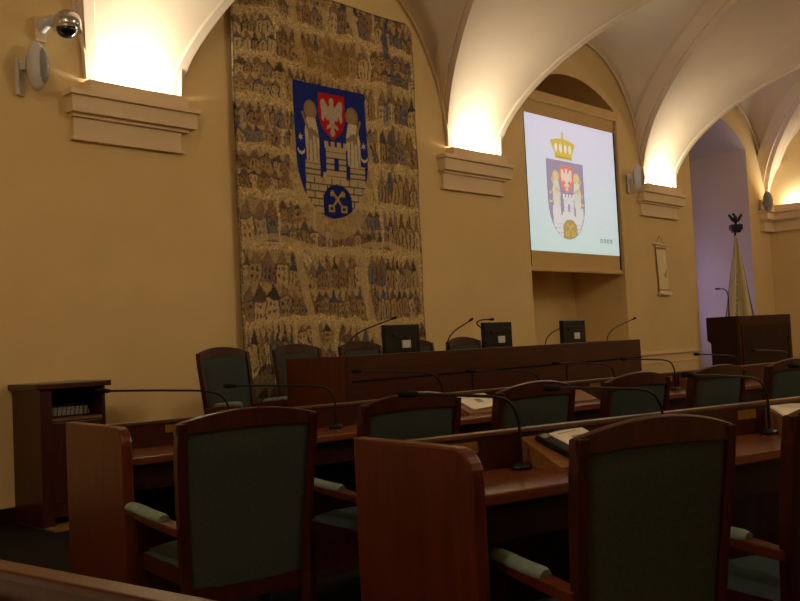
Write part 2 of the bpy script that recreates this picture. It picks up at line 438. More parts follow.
def paint_arms(img, X, Z, x0, x1, ztop, zbot, pal):
    """city arms: castle wall, tower, two saints, small red shield with a white eagle, crossed keys in the gate"""
    p = (X - x0) / (x1 - x0); q = (ztop - Z) / (ztop - zbot)
    hw = np.where(q < .52, .5, .5 * np.sqrt(np.clip(1 - ((q - .52) / .48) ** 2, 0, 1)))
    inside = (q >= 0) & (q <= 1) & (np.abs(p - .5) <= hw)
    def put(mask, c): img[mask & inside] = lin(pal[c])
    put(inside, 'blue')
    def poly(pts, c): put(in_poly(p, q, pts), c)
    def ell(cx, cy, rx, ry, c): put(((p - cx) / rx) ** 2 + ((q - cy) / ry) ** 2 < 1, c)
    # castle wall with courses
    wallm = (q > .69) & (p > .12) & (p < .97)
    put(wallm, 'stone')
    row = np.floor((q - .69) / .055); joint = (np.mod(q - .69, .055) < .010) | (np.mod(p + .06 * np.mod(row, 2), .12) < .012)
    put(wallm & joint, 'joint')
    for k in range(7):
        a = .12 + k * .125; poly([(a, .655), (a + .07, .655), (a + .07, .70), (a, .70)], 'stone')
    # side towers and tower
    for a in (.12, .74):
        poly([(a, .585), (a + .21, .585), (a + .21, .70), (a, .70)], 'stone')
        put(((p > a) & (p < a + .21) & (q > .585) & (q < .70)) & (np.mod(q, .04) < .008), 'joint')
    poly([(.42, .46), (.69, .46), (.69, .70), (.42, .70)], 'stone')
    put(((p > .42) & (p < .69) & (q > .46) & (q < .70)) & (np.mod(q, .045) < .009), 'joint')
    for a in (.405, .49, .575, .655): poly([(a, .42), (a + .05, .42), (a + .05, .475), (a, .475)], 'stone')
    poly([(.525, .54), (.585, .54), (.585, .64), (.525, .64)], 'blue')
    # saints
    for s, c in ((1, .235), (-1, .80)):
        ell(c, .205, .088, .075, 'halo'); ell(c, .205, .05, .05, 'skin')
        poly([(c - .06, .26), (c + .06, .26), (c + .10, .40), (c + .085, .59), (c - .085, .59), (c - .10, .38)], 'robe')
        for t in (-.045, 0, .04): poly([(c + t, .34), (c + t + .014, .34), (c + t * 1.4 + .014, .59), (c + t * 1.4, .59)], 'fold')
        poly([(c - s * .02, .33), (c + s * .10, .38), (c + s * .09, .41), (c - s * .03, .38)], 'fold')
        poly([(c - s * .13, .23), (c - s * .105, .22), (c + s * .01, .42), (c - s * .02, .43)], 'halo')
    # red shield with eagle
    poly([(.345, .055), (.705, .055), (.705, .24), (.66, .33), (.53, .41), (.39, .33), (.345, .24)], 'red')
    ell(.525, .21, .05, .085, 'eagle'); ell(.525, .115, .03, .03, 'eagle')
    for s in (-1, 1):
        poly([(.525, .20), (.525 + s * .10, .10), (.525 + s * .145, .11), (.525 + s * .14, .25), (.525 + s * .11, .27), (.525 + s * .09, .22), (.525 + s * .07, .26), (.525 + s * .03, .24)], 'eagle')
        poly([(.525, .27), (.525 + s * .07, .30), (.525 + s * .08, .33), (.525 + s * .02, .31)], 'eagle')
    poly([(.525, .27), (.56, .36), (.525, .385), (.49, .36)], 'eagle')
    # stars and crescents
    for c in (.075, .945):
        st = [(c + (.04 if k % 2 == 0 else .016) * math.cos(k * PI / 6 + .5), .42 + (.03 if k % 2 == 0 else .012) * math.sin(k * PI / 6 + .5)) for k in range(12)]
        poly(st, 'star')
        put((((p - c) / .05) ** 2 + ((q - .515) / .034) ** 2 < 1) & (((p - c) / .045) ** 2 + ((q - .495) / .032) ** 2 > 1), 'star')
    # gate and crossed keys
    gate = (((p - .56) / .195) ** 2 + ((q - .865) / .125) ** 2 < 1) | ((np.abs(p - .56) < .195) & (q > .865))
    put(gate, 'gate')
    for s in (-1, 1):
        poly([(.56 - s * .09, .79), (.56 - s * .065, .785), (.56 + s * .07, .90), (.56 + s * .045, .905)], 'key')
        poly([(.56 - s * .10, .80), (.56 - s * .05, .80), (.56 - s * .05, .83), (.56 - s * .10, .83)], 'key')
        m = (np.abs(p - (.56 + s * .085)) < .045) & (np.abs(q - .925) < .028) & ~((np.abs(p - (.56 + s * .085)) < .022) & (np.abs(q - .925) < .013))
        put(m, 'key')
    # thin outline
    if 'line' in pal:
        put(inside & (np.abs(p - .5) > hw - .02), 'line')

def paint_crown(img, X, Z, x0, x1, z0, z1, gold, dark):
    p = (X - x0) / (x1 - x0); q = (Z - z0) / (z1 - z0)
    def poly(pts, c): img[in_poly(p, q, pts)] = lin(c)
    def ell(cx, cy, rx, ry, c): img[((p - cx) / rx) ** 2 + ((q - cy) / ry) ** 2 < 1] = lin(c)
    poly([(.14, .02), (.86, .02), (.84, .2), (.16, .2)], gold)
    poly([(.2, .07), (.8, .07), (.8, .11), (.2, .11)], dark)
    poly([(.16, .2), (.84, .2), (1.0, .58), (.82, .70), (.5, .76), (.18, .70), (0, .58)], gold)
    for c in (.22, .40, .60, .78): ell(c, .40, .055, .15, (240, 236, 225))
    for c in (.06, .28, .5, .72, .94): ell(c, .60 + .14 * (1 - abs(c - .5) * 2), .05, .05, gold)
    ell(.5, .82, .05, .05, gold)
    poly([(.475, .82), (.525, .82), (.525, 1.0), (.475, 1.0)], gold); poly([(.41, .9), (.59, .9), (.59, .935), (.41, .935)], gold)

# ------------------------------------------------------------------ tapestry
def tapestry():
    x0, x1, z0, z1 = 5.42, 8.06, 0.50, EYE + 3.83
    W, H = 330, 580
    U, V = np.meshgrid(np.linspace(0, x1 - x0, W), np.linspace(0, z1 - z0, H))
    X = U + x0; Z = V + z0
    img = np.zeros((H, W, 3)); base = np.array(lin((198, 172, 122)))
    img[:] = base
    img *= (1 + .22 * RNG.standard_normal((H, W, 1))).clip(.5, 1.5)
    streak = RNG.standard_normal((H, W // 6 + 1)).repeat(6, 1)[:, :W]
    img *= (1 + .10 * streak[..., None]).clip(.6, 1.4)
    pal = [lin(c) for c in ((146, 114, 74), (112, 88, 62), (70, 58, 48), (120, 114, 112), (206, 178, 126), (152, 114, 86), (168, 138, 90), (84, 86, 104), (180, 148, 96))]
    rs = random.Random(5)
    def fill(xa, xb, za, zb, c, shape='rect'):
        i0, i1 = int(xa / (x1 - x0) * W), int(xb / (x1 - x0) * W); j0, j1 = int(za / (z1 - z0) * H), int(zb / (z1 - z0) * H)
        i0, j0 = max(i0, 0), max(j0, 0); i1, j1 = min(i1, W), min(j1, H)
        if i1 <= i0 or j1 <= j0: return
        jj, ii = np.mgrid[j0:j1, i0:i1]
        tt = (jj - j0 + .5) / (j1 - j0); ss = np.abs((ii + .5 - (i0 + i1) / 2) / max(1, (i1 - i0) / 2))
        m = np.ones(tt.shape, bool)
        if shape == 'tri': m = ss < 1 - tt
        elif shape == 'arch': m = (tt < .6) | (ss ** 2 + ((tt - .6) / .4) ** 2 < 1)
        a = .5 + .4 * rs.random()
        sub = img[j0:j1, i0:i1]
        sub[m] = sub[m] * (1 - a) + np.array(c) * a
    # quarters of the town separated by pale streets
    def outlined(xa, xb, za, zb, c, shape):
        e = .011
        fill(xa - e, xb + e, za, zb + e, rs.choice((pal[2], pal[1], pal[2], pal[7])), shape); fill(xa + e * .4, xb - e * .4, za, zb - e, c, shape)
    lights = [pal[4], pal[8], pal[6], pal[3], pal[4], pal[5], pal[8]]; darks = [pal[1], pal[5], pal[0], pal[7], pal[2]]
    z = .03
    for hh, cuts in ((.50, (0, .62, 1.25, 1.9, 2.64)), (.52, (0, .66, 1.22, 1.98, 2.64)), (.74, (0, .82, 1.72, 2.64)), (.50, (0, .5, 1.05, 2.0, 2.64)), (.42, (0, .68, 1.95, 2.64)), (.46, (0, .6, 2.0, 2.64)), (.44, (0, .64, 2.0, 2.64)), (.44, (0, .55, 1.9, 2.64)), (.5, (0, .6, 1.3, 2.0, 2.64))):
        for xa_, xb_ in zip(cuts[:-1], cuts[1:]):
            x, ww = xa_ + .02, xb_ - xa_ - .05
            tone = pal[rs.choice((0, 5, 6, 8))]
            fill(x, x + ww, z, z + hh - .06, [c * .45 + b_ * .45 for c, b_ in zip(tone, base)])
            lev = 2 if hh > .6 else rs.choice((1, 2)); kind = rs.random()
            for l in range(lev, 0, -1):
                lh = (hh - .06) / lev; za = z + (l - 1) * lh; xx = x
                while xx < x + ww - .05:
                    bw = rs.uniform(.055, .12)
                    if kind < .6:
                        t = rs.uniform(.55, .8)
                        outlined(xx, xx + bw, za, za + lh * t, rs.choice(lights), 'arch')
                        outlined(xx + bw * .1, xx + bw * .9, za + lh * t * .9, za + lh * 1.02, rs.choice(darks), 'tri')
                        fill(xx + bw * .4, xx + bw * .55, za, za + lh * t * .7, pal[2])
                    else:
                        bw *= 1.4; t = rs.uniform(.5, .68)
                        outlined(xx, xx + bw, za, za + lh * t, rs.choice(lights), 'rect')
                        outlined(xx, xx + bw, za + lh * t, za + lh * .98, rs.choice(darks), 'tri')
                        for k in range(2):
                            for m_ in range(2): fill(xx + bw * (.18 + .36 * k), xx + bw * (.36 + .36 * k), za + lh * t * (.2 + .4 * m_), za + lh * t * (.4 + .4 * m_), pal[2])
                    xx += bw * rs.uniform(.92, 1.12)
        z += hh + .03
    # bluish tower strip on the right
    for k in range(8): fill(2.12 + .05 * (k % 3), 2.2 + .05 * (k % 3), 2.5 + .27 * k, 2.78 + .27 * k, pal[7], 'arch')
    img *= (1 + .14 * RNG.standard_normal((H, W, 1))).clip(.6, 1.4)
    # hand-woven irregularity: bend the drawing with smooth noise
    def soft(n, m):
        a = RNG.standard_normal((n, m)); yi = np.linspace(0, n - 1.001, H); xi = np.linspace(0, m - 1.001, W)
        y0 = yi.astype(int); x0_ = xi.astype(int); fy = (yi - y0)[:, None]; fx = (xi - x0_)[None]
        fy = fy * fy * (3 - 2 * fy); fx = fx * fx * (3 - 2 * fx)
        g = lambda i, j: a[np.ix_(i, j)]
        return (g(y0, x0_) * (1 - fx) + g(y0, x0_ + 1) * fx) * (1 - fy) + (g(y0 + 1, x0_) * (1 - fx) + g(y0 + 1, x0_ + 1) * fx) * fy
    dx = 2.5 * soft(10, 7) + 1.6 * soft(52, 32) + .7 * soft(150, 90); dy = 3 * soft(10, 7) + 2.0 * soft(50, 34) + .9 * soft(150, 90)
    jj, ii = np.mgrid[0:H, 0:W]
    img = img[(jj + dy).round().astype(int).clip(0, H - 1), (ii + dx).round().astype(int).clip(0, W - 1)]
    speck = soft(190, 120); img = np.where((speck > 1.25)[..., None], img * .55, img); img = np.where((speck < -1.3)[..., None], img * .7 + base * .3, img)
    wob = soft(40, 26)
    # pale diagonal streets
    for (xa, za, xb, zb, w) in ((.98, .55, .70, 1.85, .055), (1.88, .55, 1.58, 1.85, .06), (.75, 4.7, .88, 3.9, .05), (1.6, 4.7, 1.75, 4.1, .05)):
        t = ((V - za) / (zb - za)); d = np.abs(U + .012 * wob - (xa + (xb - xa) * t))
        m = (t > 0) & (t < 1) & (d < w)
        img[m] = img[m] * .3 + base * 1.0 * .7
    for zz in (1.87,): 
        m = np.abs(V + .010 * wob - zz - .05 * np.sin(U * 4)) < .035
        img[m] = img[m] * .35 + base * 1.0 * .65
    # pale cartouche behind the arms, vague gold crown above
    m = ((X - 6.69) / .62) ** 2 + ((Z - EYE - 1.95) / .78) ** 2 < 1
    img[m] = img[m] * .45 + base * .9 * .55
    m = in_poly(X, Z, [(6.36, EYE + 2.86), (7.02, EYE + 2.86), (7.16, EYE + 3.22), (6.98, EYE + 3.34), (6.85, EYE + 3.24), (6.70, EYE + 3.48), (6.55, EYE + 3.24), (6.40, EYE + 3.34), (6.22, EYE + 3.22)])
    img[m] = img[m] * .6 + np.array(lin((160, 122, 62))) * .4
    noise = (1 + .12 * RNG.standard_normal((H, W, 1))).clip(.7, 1.3)
    paint_arms(img, X, Z, 6.17, 7.21, EYE + 2.85, EYE + 1.40, dict(blue=(34, 48, 124), stone=(186, 166, 128), joint=(96, 82, 66), halo=(150, 124, 80), skin=(158, 130, 92), robe=(200, 184, 152), fold=(138, 120, 94), red=(176, 34, 34), eagle=(184, 168, 144), star=(206, 196, 170), gate=(30, 42, 112), key=(176, 146, 72)))
    img *= noise
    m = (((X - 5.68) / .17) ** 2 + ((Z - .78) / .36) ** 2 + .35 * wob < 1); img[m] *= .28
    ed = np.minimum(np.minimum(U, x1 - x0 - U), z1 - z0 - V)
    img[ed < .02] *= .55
    # hangs a few centimetres off the wall with a slight wave
    Y = WY - .07 + .012 * np.sin(U * 5.2 + V * .7) + .006 * np.sin(V * 6)
    # rounded upper corner
    cx, cz, r = x1 - .13, z1 - .13, .13
    dx, dz = (X - cx).clip(0), (Z - cz).clip(0); dist = np.hypot(dx, dz); k = np.where(dist > r, r / np.maximum(dist, 1e-6), 1)
    Xp = np.where((dx > 0) & (dz > 0), cx + dx * k, X); Zp = np.where((dx > 0) & (dz > 0), cz + dz * k, Z)
    o = empty('tapestry', ((x0 + x1) / 2, WY - .06, z0), 0, 'tall woven tan townscape tapestry with a blue coat of arms hanging on the wall', 'tapestry')
    ctr = np.array(o.location)
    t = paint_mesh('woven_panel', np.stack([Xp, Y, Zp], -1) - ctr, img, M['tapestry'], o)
    so = t.modifiers.new('thickness', 'SOLIDIFY'); so.thickness = .02; so.offset = 1
    bm = bmesh.new(); tube(bm, [(-1.30, .03, z1 - z0 - .06), (1.28, .03, z1 - z0 - .06)], .016, 8)
    obj('hanging_rod', bm, M['dark_metal'], o, smooth=True)
tapestry()

# ------------------------------------------------------------------ projection screen
def screen():
    ys = WY + .03
    e = empty('projection_screen', (11.53, ys, EYE + .95), 0, 'pulled-down projection screen showing a crowned coat of arms in the wall niche', 'screen')
    L = lambda x, y, z: (x - 11.53, y - ys, z - EYE - .95)
    def b(x0, x1, y0, y1, z0, z1): 
        bm = bmesh.new(); p = L(x0, y0, EYE + z0); q = L(x1, y1, EYE + z1); box(bm, p[0], q[0], p[1], q[1], p[2], q[2]); return bm
    bm = b(10.38, 12.85, ys - .07, ys + .10, 3.36, 3.49)
    obj('housing', bm, M['casing'], e, bevel=.008)
    obj('screen_cloth', b(10.40, 12.80, ys, ys + .006, .96, 3.38), M['screen_cloth'], e)
    bm = b(10.38, 12.83, ys - .02, ys + .02, .93, .985); obj('weight_bar', bm, M['casing'], e, bevel=.015)
    bm = b(10.40, 10.425, ys - .004, ys - .001, 1.0, 3.17)
    obj('black_border', bm, M['screen_border'], e)
    obj('black_border', b(12.765, 12.80, ys - .004, ys - .001, 1.0, 3.17), M['screen_border'], e)
    x0, x1, z0, z1 = 10.425, 12.765, EYE + 1.22, EYE + 3.165
    W, H = 330, 290
    X, Z = np.meshgrid(np.linspace(x0, x1, W), np.linspace(z0, z1, H))
    t = ((Z - z0) / (z1 - z0))[..., None]; s = ((X - x0) / (x1 - x0))[..., None]
    lo, hi = np.array(lin((206, 232, 232))), np.array(lin((226, 226, 252)))
    img = lo * (1 - t) + hi * t
    img *= 1.0 - .16 * ((s - .5) ** 2 + (t - .45) ** 2)
    paint_arms(img, X, Z, 10.90, 11.85, EYE + 2.56, EYE + 1.41, dict(blue=(166, 152, 180), stone=(226, 230, 232), joint=(186, 186, 196), halo=(222, 200, 120), skin=(226, 200, 180), robe=(224, 226, 214), fold=(196, 190, 170), red=(222, 142, 122), eagle=(238, 214, 204), star=(222, 204, 130), gate=(176, 156, 110), key=(214, 180, 70), line=(150, 140, 176)))
    paint_crown(img, X, Z, 11.03, 11.67, EYE + 2.58, EYE + 3.0, (214, 190, 92), (178, 140, 60))
    # tiny grey caption in the lower right corner, faint lines above it
    for k in range(4):
        m = (np.abs(X - (12.26 + .095 * k)) < .034) & (np.abs(Z - EYE - 1.435) < .028) & ~((np.abs(X - (12.26 + .095 * k)) < .012) & (np.abs(Z - EYE - 1.435) < .012))
        img[m] = lin((150, 158, 166))
    for (xa, xb, zz) in ((12.1, 12.38, 1.64), (12.15, 12.3, 1.78), (12.22, 12.3, 1.33)):
        m = (X > xa) & (X < xb) & (np.abs(Z - EYE - zz) < .008); img[m] = lin((196, 208, 214))
    P = np.stack([X - 11.53, np.full_like(X, -.003), Z - EYE - .95], -1)
    paint_mesh('projected_picture', P, img, M['slide'], e)
screen()

# ------------------------------------------------------------------ wall scroll
def scroll():
    e = empty('hanging_scroll', (13.98, WY - .02, EYE + .60), 0, 'narrow cream paper scroll with rods hanging on the wall right of the screen', 'scroll')
    bm = bmesh.new(); tube(bm, [(-.24, -.015, .86), (.22, -.015, .84)], .018, 10); o1 = obj('upper_rod', bm, M['parchment'], e, smooth=True)
    bm = bmesh.new()
    rows = [[(x + .055 * (.84 - z), -.012 - .006 * math.sin(z * 5), z) for x in (-.155, -.05, .05, .155)] for z in (.84, .7, .5, .3, .15, .04)]
    grid(bm, rows); obj('sheet', bm, M['parchment'], e, smooth=True)
    bm = bmesh.new(); tube(bm, [(-.13, -.025, .035), (.24, -.025, .025)], .03, 12); obj('lower_rod', bm, M['paper'], e, smooth=True)
    red = mottled('faded_red_band', lin4(176, 96, 62), lin4(190, 110, 72), 8, .8)
    bm = bmesh.new(); box(bm, -.15, .16, -.022, -.018, .775, .80); obj('red_band', bm, red, e)
    bm = bx(-.105, .20, -.024, -.019, .085, .10); obj('red_band', bm, red, e)
    ink = mottled('faded_ink', lin4(118, 100, 66), lin4(140, 120, 80), 30, .9)
    bm = bmesh.new()
    for (x, z, w, h) in ((.09, .36, .03, .02), (.06, .33, .05, .012), (.10, .31, .035, .02), (.03, .35, .03, .01), (.11, .40, .012, .04)): box(bm, x - w / 2 + .02, x + w / 2 + .02, -.026, -.022, z - h / 2, z + h / 2)
    obj('ink_marks', bm, ink, e)
    bm = bmesh.new(); tube(bm, [(-.15, -.012, .86), (-.01, -.004, .99), (.14, -.012, .85)], .003, 5); obj('cord', bm, M['dark_metal'], e)
scroll()

# ------------------------------------------------------------------ speakers and dome camera
def speaker(loc, rz, label, mat):
    e = empty('wall_speaker', loc, rz, label, 'speaker', 'oval wall speakers')
    bm = bmesh.new(); ellipsoid(bm, (0, -.17, 0), (.105, .10, .21), 24, 16)
    for v in bm.verts:
        if v.co.y > -.16: v.co.y = -.16 + (v.co.y + .16) * .55
    obj('cabinet', bm, mat, e, smooth=True, autosmooth=False)
    bm = bmesh.new(); ellipsoid(bm, (0, -.185, 0), (.092, .095, .185), 24, 16); obj('grille', bm, M['grey_plastic'], e, smooth=True, autosmooth=False)
    bm = bmesh.new(); box(bm, -.03, .03, -.10, -.04, -.03, .03); box(bm, -.045, .045, -.045, -.01, -.24, .06); obj('bracket', bm, M['white_plastic'], e, bevel=.006)
    return e
speaker((3.28, WY, EYE + 2.45), math.radians(38), 'white oval speaker on the wall left of the tapestry below the dome camera', M['white_plastic'])
speaker((13.08, WY, EYE + 2.47), math.radians(20), 'white oval speaker on the wall between the screen and the third capital', M['white_plastic'])
speaker((18.22, WY - .02, EYE + 2.47), math.radians(-20), 'grey oval speaker at the corner capital right of the window niche', M['grey_plastic'])

def dome():
    e = empty('dome_camera', (3.54, WY, EYE + 2.82), 0, 'silver security dome camera on a wall arm beside the left arch', 'camera')
    bm = bmesh.new(); box(bm, -.10, .0, -.03, 0, -.11, .09); obj('wall_plate', bm, M['stucco'], e, bevel=.008)
    bm = bmesh.new(); tube(bm, [(-.05, -.02, .0), (-.03, -.10, .04), (.04, -.17, .05)], [.05, .05, .055], 14); obj('arm', bm, M['white_plastic'], e, smooth=True)
    bm = bmesh.new(); bmesh.ops.create_uvsphere(bm, u_segments=28, v_segments=16, radius=.115, matrix=Matrix.Translation((.09, -.22, .02)))
    for v in list(bm.verts):
        if v.co.z < -.03: v.co.z = -.03 + (v.co.z + .03) * .1
    obj('housing', bm, M['chrome'], e, smooth=True)
    bm = bmesh.new(); ellipsoid(bm, (.075, -.235, -.04), (.085, .085, .075), 24, 14); obj('dome_glass', bm, M['dome'], e, smooth=True)
    bm = bmesh.new(); bmesh.ops.create_cone(bm, segments=28, radius1=.118, radius2=.118, depth=.02, cap_ends=True, matrix=Matrix.Translation((.09, -.22, -.03))); obj('ring', bm, M['chrome'], e, smooth=True)
dome()

# ------------------------------------------------------------------ cabinet at the left
def cabinet():
    e = empty('cabinet', (3.43, WY - .02, 0.012), 0, 'tall narrow reddish wooden cabinet with an open shelf against the wall on the left', 'cabinet')
    W2, D, H = .27, .50, 1.10
    bm = bmesh.new(); box(bm, -W2 - .035, W2 + .04, -D - .035, .0, H - .045, H); obj('top', bm, M['wood_long'], e, bevel=.006)
    for s in (-1, 1):
        bm = bmesh.new(); box(bm, s * W2 - (.025 if s > 0 else 0), s * W2 + (.0 if s > 0 else .025), -D, 0, 0, H - .045); obj('side_panel', bm, M['wood'], e)
    bm = bmesh.new(); box(bm, -W2 + .025, W2 - .025, -.02, 0, 0, H - .045); obj('back_panel', bm, M['wood_dark'], e)
    bm = bmesh.new(); box(bm, -W2 + .025, -W2 + .095, -D, -D + .03, 0, H - .045); obj('front_stile', bm, M['wood'], e)
    bm = bmesh.new(); box(bm, -W2 + .026, W2 - .026, -D + .01, -.02, .80, .822); obj('shelf', bm, M['wood_tan'], e)
    bm = bmesh.new(); box(bm, -W2 + .096, W2 - .026, -D + .012, -D + .032, .17, .79)
    d = obj('door', bm, M['wood'], e, bevel=.004)
    bm = bmesh.new(); ellipsoid(bm, (W2 - .07, -D, .56), (.014, .018, .014), 12, 8); obj('knob', bm, M['brass'], d, smooth=True)
    bm = bmesh.new(); box(bm, -W2 + .096, W2 - .026, -D + .02, -D + .045, .06, .165); obj('plinth', bm, M['wood'], e)
    # things on the shelf
    t = empty('document_tray', (3.43, WY - .26, .836), .05, 'dark wire tray of documents on the shelf of the left cabinet', 'tray')
    bm = bmesh.new(); box(bm, -.20, .22, -.12, .14, 0, .012)
    for k in range(12):
        x = -.19 + k * .037; tube(bm, [(x, -.12, .01), (x + .012, -.125, .10)], .003, 5)
    tube(bm, [(-.20, -.125, .10), (.22, -.125, .10)], .004, 6)
    obj('tray_frame', bm, M['dark_metal'], t)
    bm = bmesh.new()
    for k in range(5): box(bm, -.18 + .005 * k, .21 - .004 * k, -.11, .13, .012 + .013 * k, .024 + .013 * k)
    obj('document_stack', bm, M['grey_plastic'], t)
cabinet()

# ------------------------------------------------------------------ chairs
def chair_proto():
    e = empty('council_chair', (0, 0, 0), 0, 'x', 'chair')
    def post_y(z): return -.245 - .085 * max(0, (z - .42) / .62) ** 1.3
    def post_x(z): return .226 + .031 * min(1, max(0, (z - .30) / .6)) - .004 * max(0, (z - .9) / .1)
    for s in (-1, 1):
        bm = bmesh.new(); rows = []
        for z in (0, .2, .42, .55, .68, .80, .92, 1.014):
            y = post_y(z) + (.05 * (.42 - z) * -1 if z < .42 else 0); x = s * post_x(z); h = .016; d = .026 if z > .1 else .02
            rows.append([(x - h, y - d, z), (x + h, y - d, z), (x + h, y + d, z), (x - h, y + d, z), (x - h, y - d, z)])
        V = grid(bm, rows); bmesh.ops.remove_doubles(bm, verts=bm.verts, dist=1e-6)
        bmesh.ops.holes_fill(bm, edges=bm.edges, sides=8)
        obj('rear_leg', bm, M['wood'], e, bevel=.005)
    # crest rail
    def bow(x): return -.028 * (1 - (x / .27) ** 2)
    bm = bmesh.new(); n = 16; rows = []
    for k in range(n + 1):
        x = -.274 + .548 * k / n; t = abs(x / .274)
        zt = 1.016 + .044 * (1 - t ** 2.0); zb = .970 + .014 * (1 - t * t); y = post_y(.97) + bow(x)
        rows.append([(x, y - .018, zb), (x, y + .02, zb), (x, y + .014, zt - .006), (x, y - .002, zt), (x, y - .02, zt - .006), (x, y - .018, zb)])
    grid(bm, rows); bmesh.ops.remove_doubles(bm, verts=bm.verts, dist=1e-6); bmesh.ops.holes_fill(bm, edges=bm.edges, sides=8)
    obj('crest_rail', bm, M['wood'], e, smooth=True)
    # padded back, both faces
    for nm, yo, sg in (('back_cushion', .028, 1), ('back_cover', -.016, -1)):
        bm = bmesh.new(); rows = []
        for j in range(13):
            zl = .50 if sg > 0 else .35; z = zl + (.985 - zl) * j / 12; r = []
            for k in range(15):
                x = -(post_x(z) - .018) + 2 * (post_x(z) - .018) * k / 14
                u, v = abs(2 * k / 14 - 1), abs(2 * j / 12 - 1)
                puff = .022 * (1 - u ** 6) * (1 - v ** 6)
                r.append((x, post_y(z) + bow(x) * (.35 + .65 * (j / 12)) + yo * .5 + sg * puff * (1.2 if sg > 0 else .5), z))
            rows.append(r)
        grid(bm, rows); obj(nm, bm, M['green'], e, smooth=True, autosmooth=False)
    bm = bmesh.new(); y = post_y(.3); box(bm, -.215, .215, y - .016, y + .016, .285, .36); obj('back_rail', bm, M['wood'], e, bevel=.004)
    # seat
    bm = bmesh.new(); N = 14; top = []; 
    for j in range(N + 1):
        r = []
        for k in range(N + 1):
            u, v = 2 * k / N - 1, 2 * j / N - 1
            w = .235 + .025 * (v * .5 + .5)
            r.append((u * w, .005 + v * .245, .435 + .045 * (1 - abs(u) ** 5) * (1 - abs(v) ** 5)))
        top.append(r)
    grid(bm, top); obj('seat', bm, M['green'], e, smooth=True, autosmooth=False)
    bm = bmesh.new()
    box(bm, -.25, .25, .215, .245, .37, .437); box(bm, -.215, .215, -.235, -.21, .37, .437)
    for s in (-1, 1): hexa(bm, [(s * .225 - .013, -.23, .37), (s * .225 + .013, -.23, .37), (s * .25 + .013, .23, .37), (s * .25 - .013, .23, .37), (s * .225 - .013, -.23, .437), (s * .225 + .013, -.23, .437), (s * .25 + .013, .23, .437), (s * .25 - .013, .23, .437)])
    obj('seat_frame', bm, M['wood'], e)
    for s in (-1, 1):
        bm = bmesh.new(); rows = []
        for z, h in ((0, .017), (.2, .02), (.43, .023), (.53, .02), (.615, .018)):
            x = s * (.252 + .035 * max(0, (z - .43) / .2)); y = .225 - .10 * max(0, (z - .43) / .225)
            rows.append([(x - h, y - h, z), (x + h, y - h, z), (x + h, y + h, z), (x - h, y + h, z), (x - h, y - h, z)])
        grid(bm, rows); bmesh.ops.remove_doubles(bm, verts=bm.verts, dist=1e-6); bmesh.ops.holes_fill(bm, edges=bm.edges, sides=8)
        obj('front_leg', bm, M['wood'], e, bevel=.004)
        # arm: wood block at the back, pale pad forward
        pts = [(s * .245, -.262, .588), (s * .262, -.15, .600), (s * .285, 0, .616), (s * .298, .20, .632)]
        bm = bmesh.new(); rows = []
        for (x, y, z), h in zip(pts, (.022, .029, .028, .024)): rows.append([(x - h, y, z - .018), (x + h, y, z - .018), (x + h, y, z + .016), (x - h, y, z + .016), (x - h, y, z - .018)])
        grid(bm, rows); bmesh.ops.remove_doubles(bm, verts=bm.verts, dist=1e-6); bmesh.ops.holes_fill(bm, edges=bm.edges, sides=8)
        arm = obj('arm', bm, M['wood_red'], e, bevel=.005)
        bm = bmesh.new(); P = smooth_path([(s * .266, -.125, .624), (s * .283, -.02, .633), (s * .294, .10, .645), (s * .299, .21, .645)], 5)
        tube(bm, P, [.022] + [.029] * (len(P) - 2) + [.020], 12)
        for v in bm.verts: v.co.z = .62 + (v.co.z - .62) * .76
        obj('arm_pad', bm, M['green_pale'], arm, smooth=True)
    return e
proto = chair_proto()
used = [False]
def place_chair(x, y, rz, label, group, z=0, scale=1.0):
    if not used[0]:
        used[0] = True; proto.location = (x, y, z); proto.rotation_euler = (0, 0, rz); proto['label'] = label; proto['group'] = group; proto.scale = scale if isinstance(scale, tuple) else (scale,) * 3; return proto
    return copy_tree(proto, (x, y, z), rz, label, group, scale)

# ------------------------------------------------------------------ desk rows
class Frame:
    def __init__(s, deg): s.th = math.radians(deg); s.c, s.s = math.cos(s.th), math.sin(s.th)
    def w(s, a, b, z=0): return (a * s.c - b * s.s, a * s.s + b * s.c, z)
R1, R2 = Frame(-15), Frame(-8)
DH, BH = .835, .965     # worktop, board heights

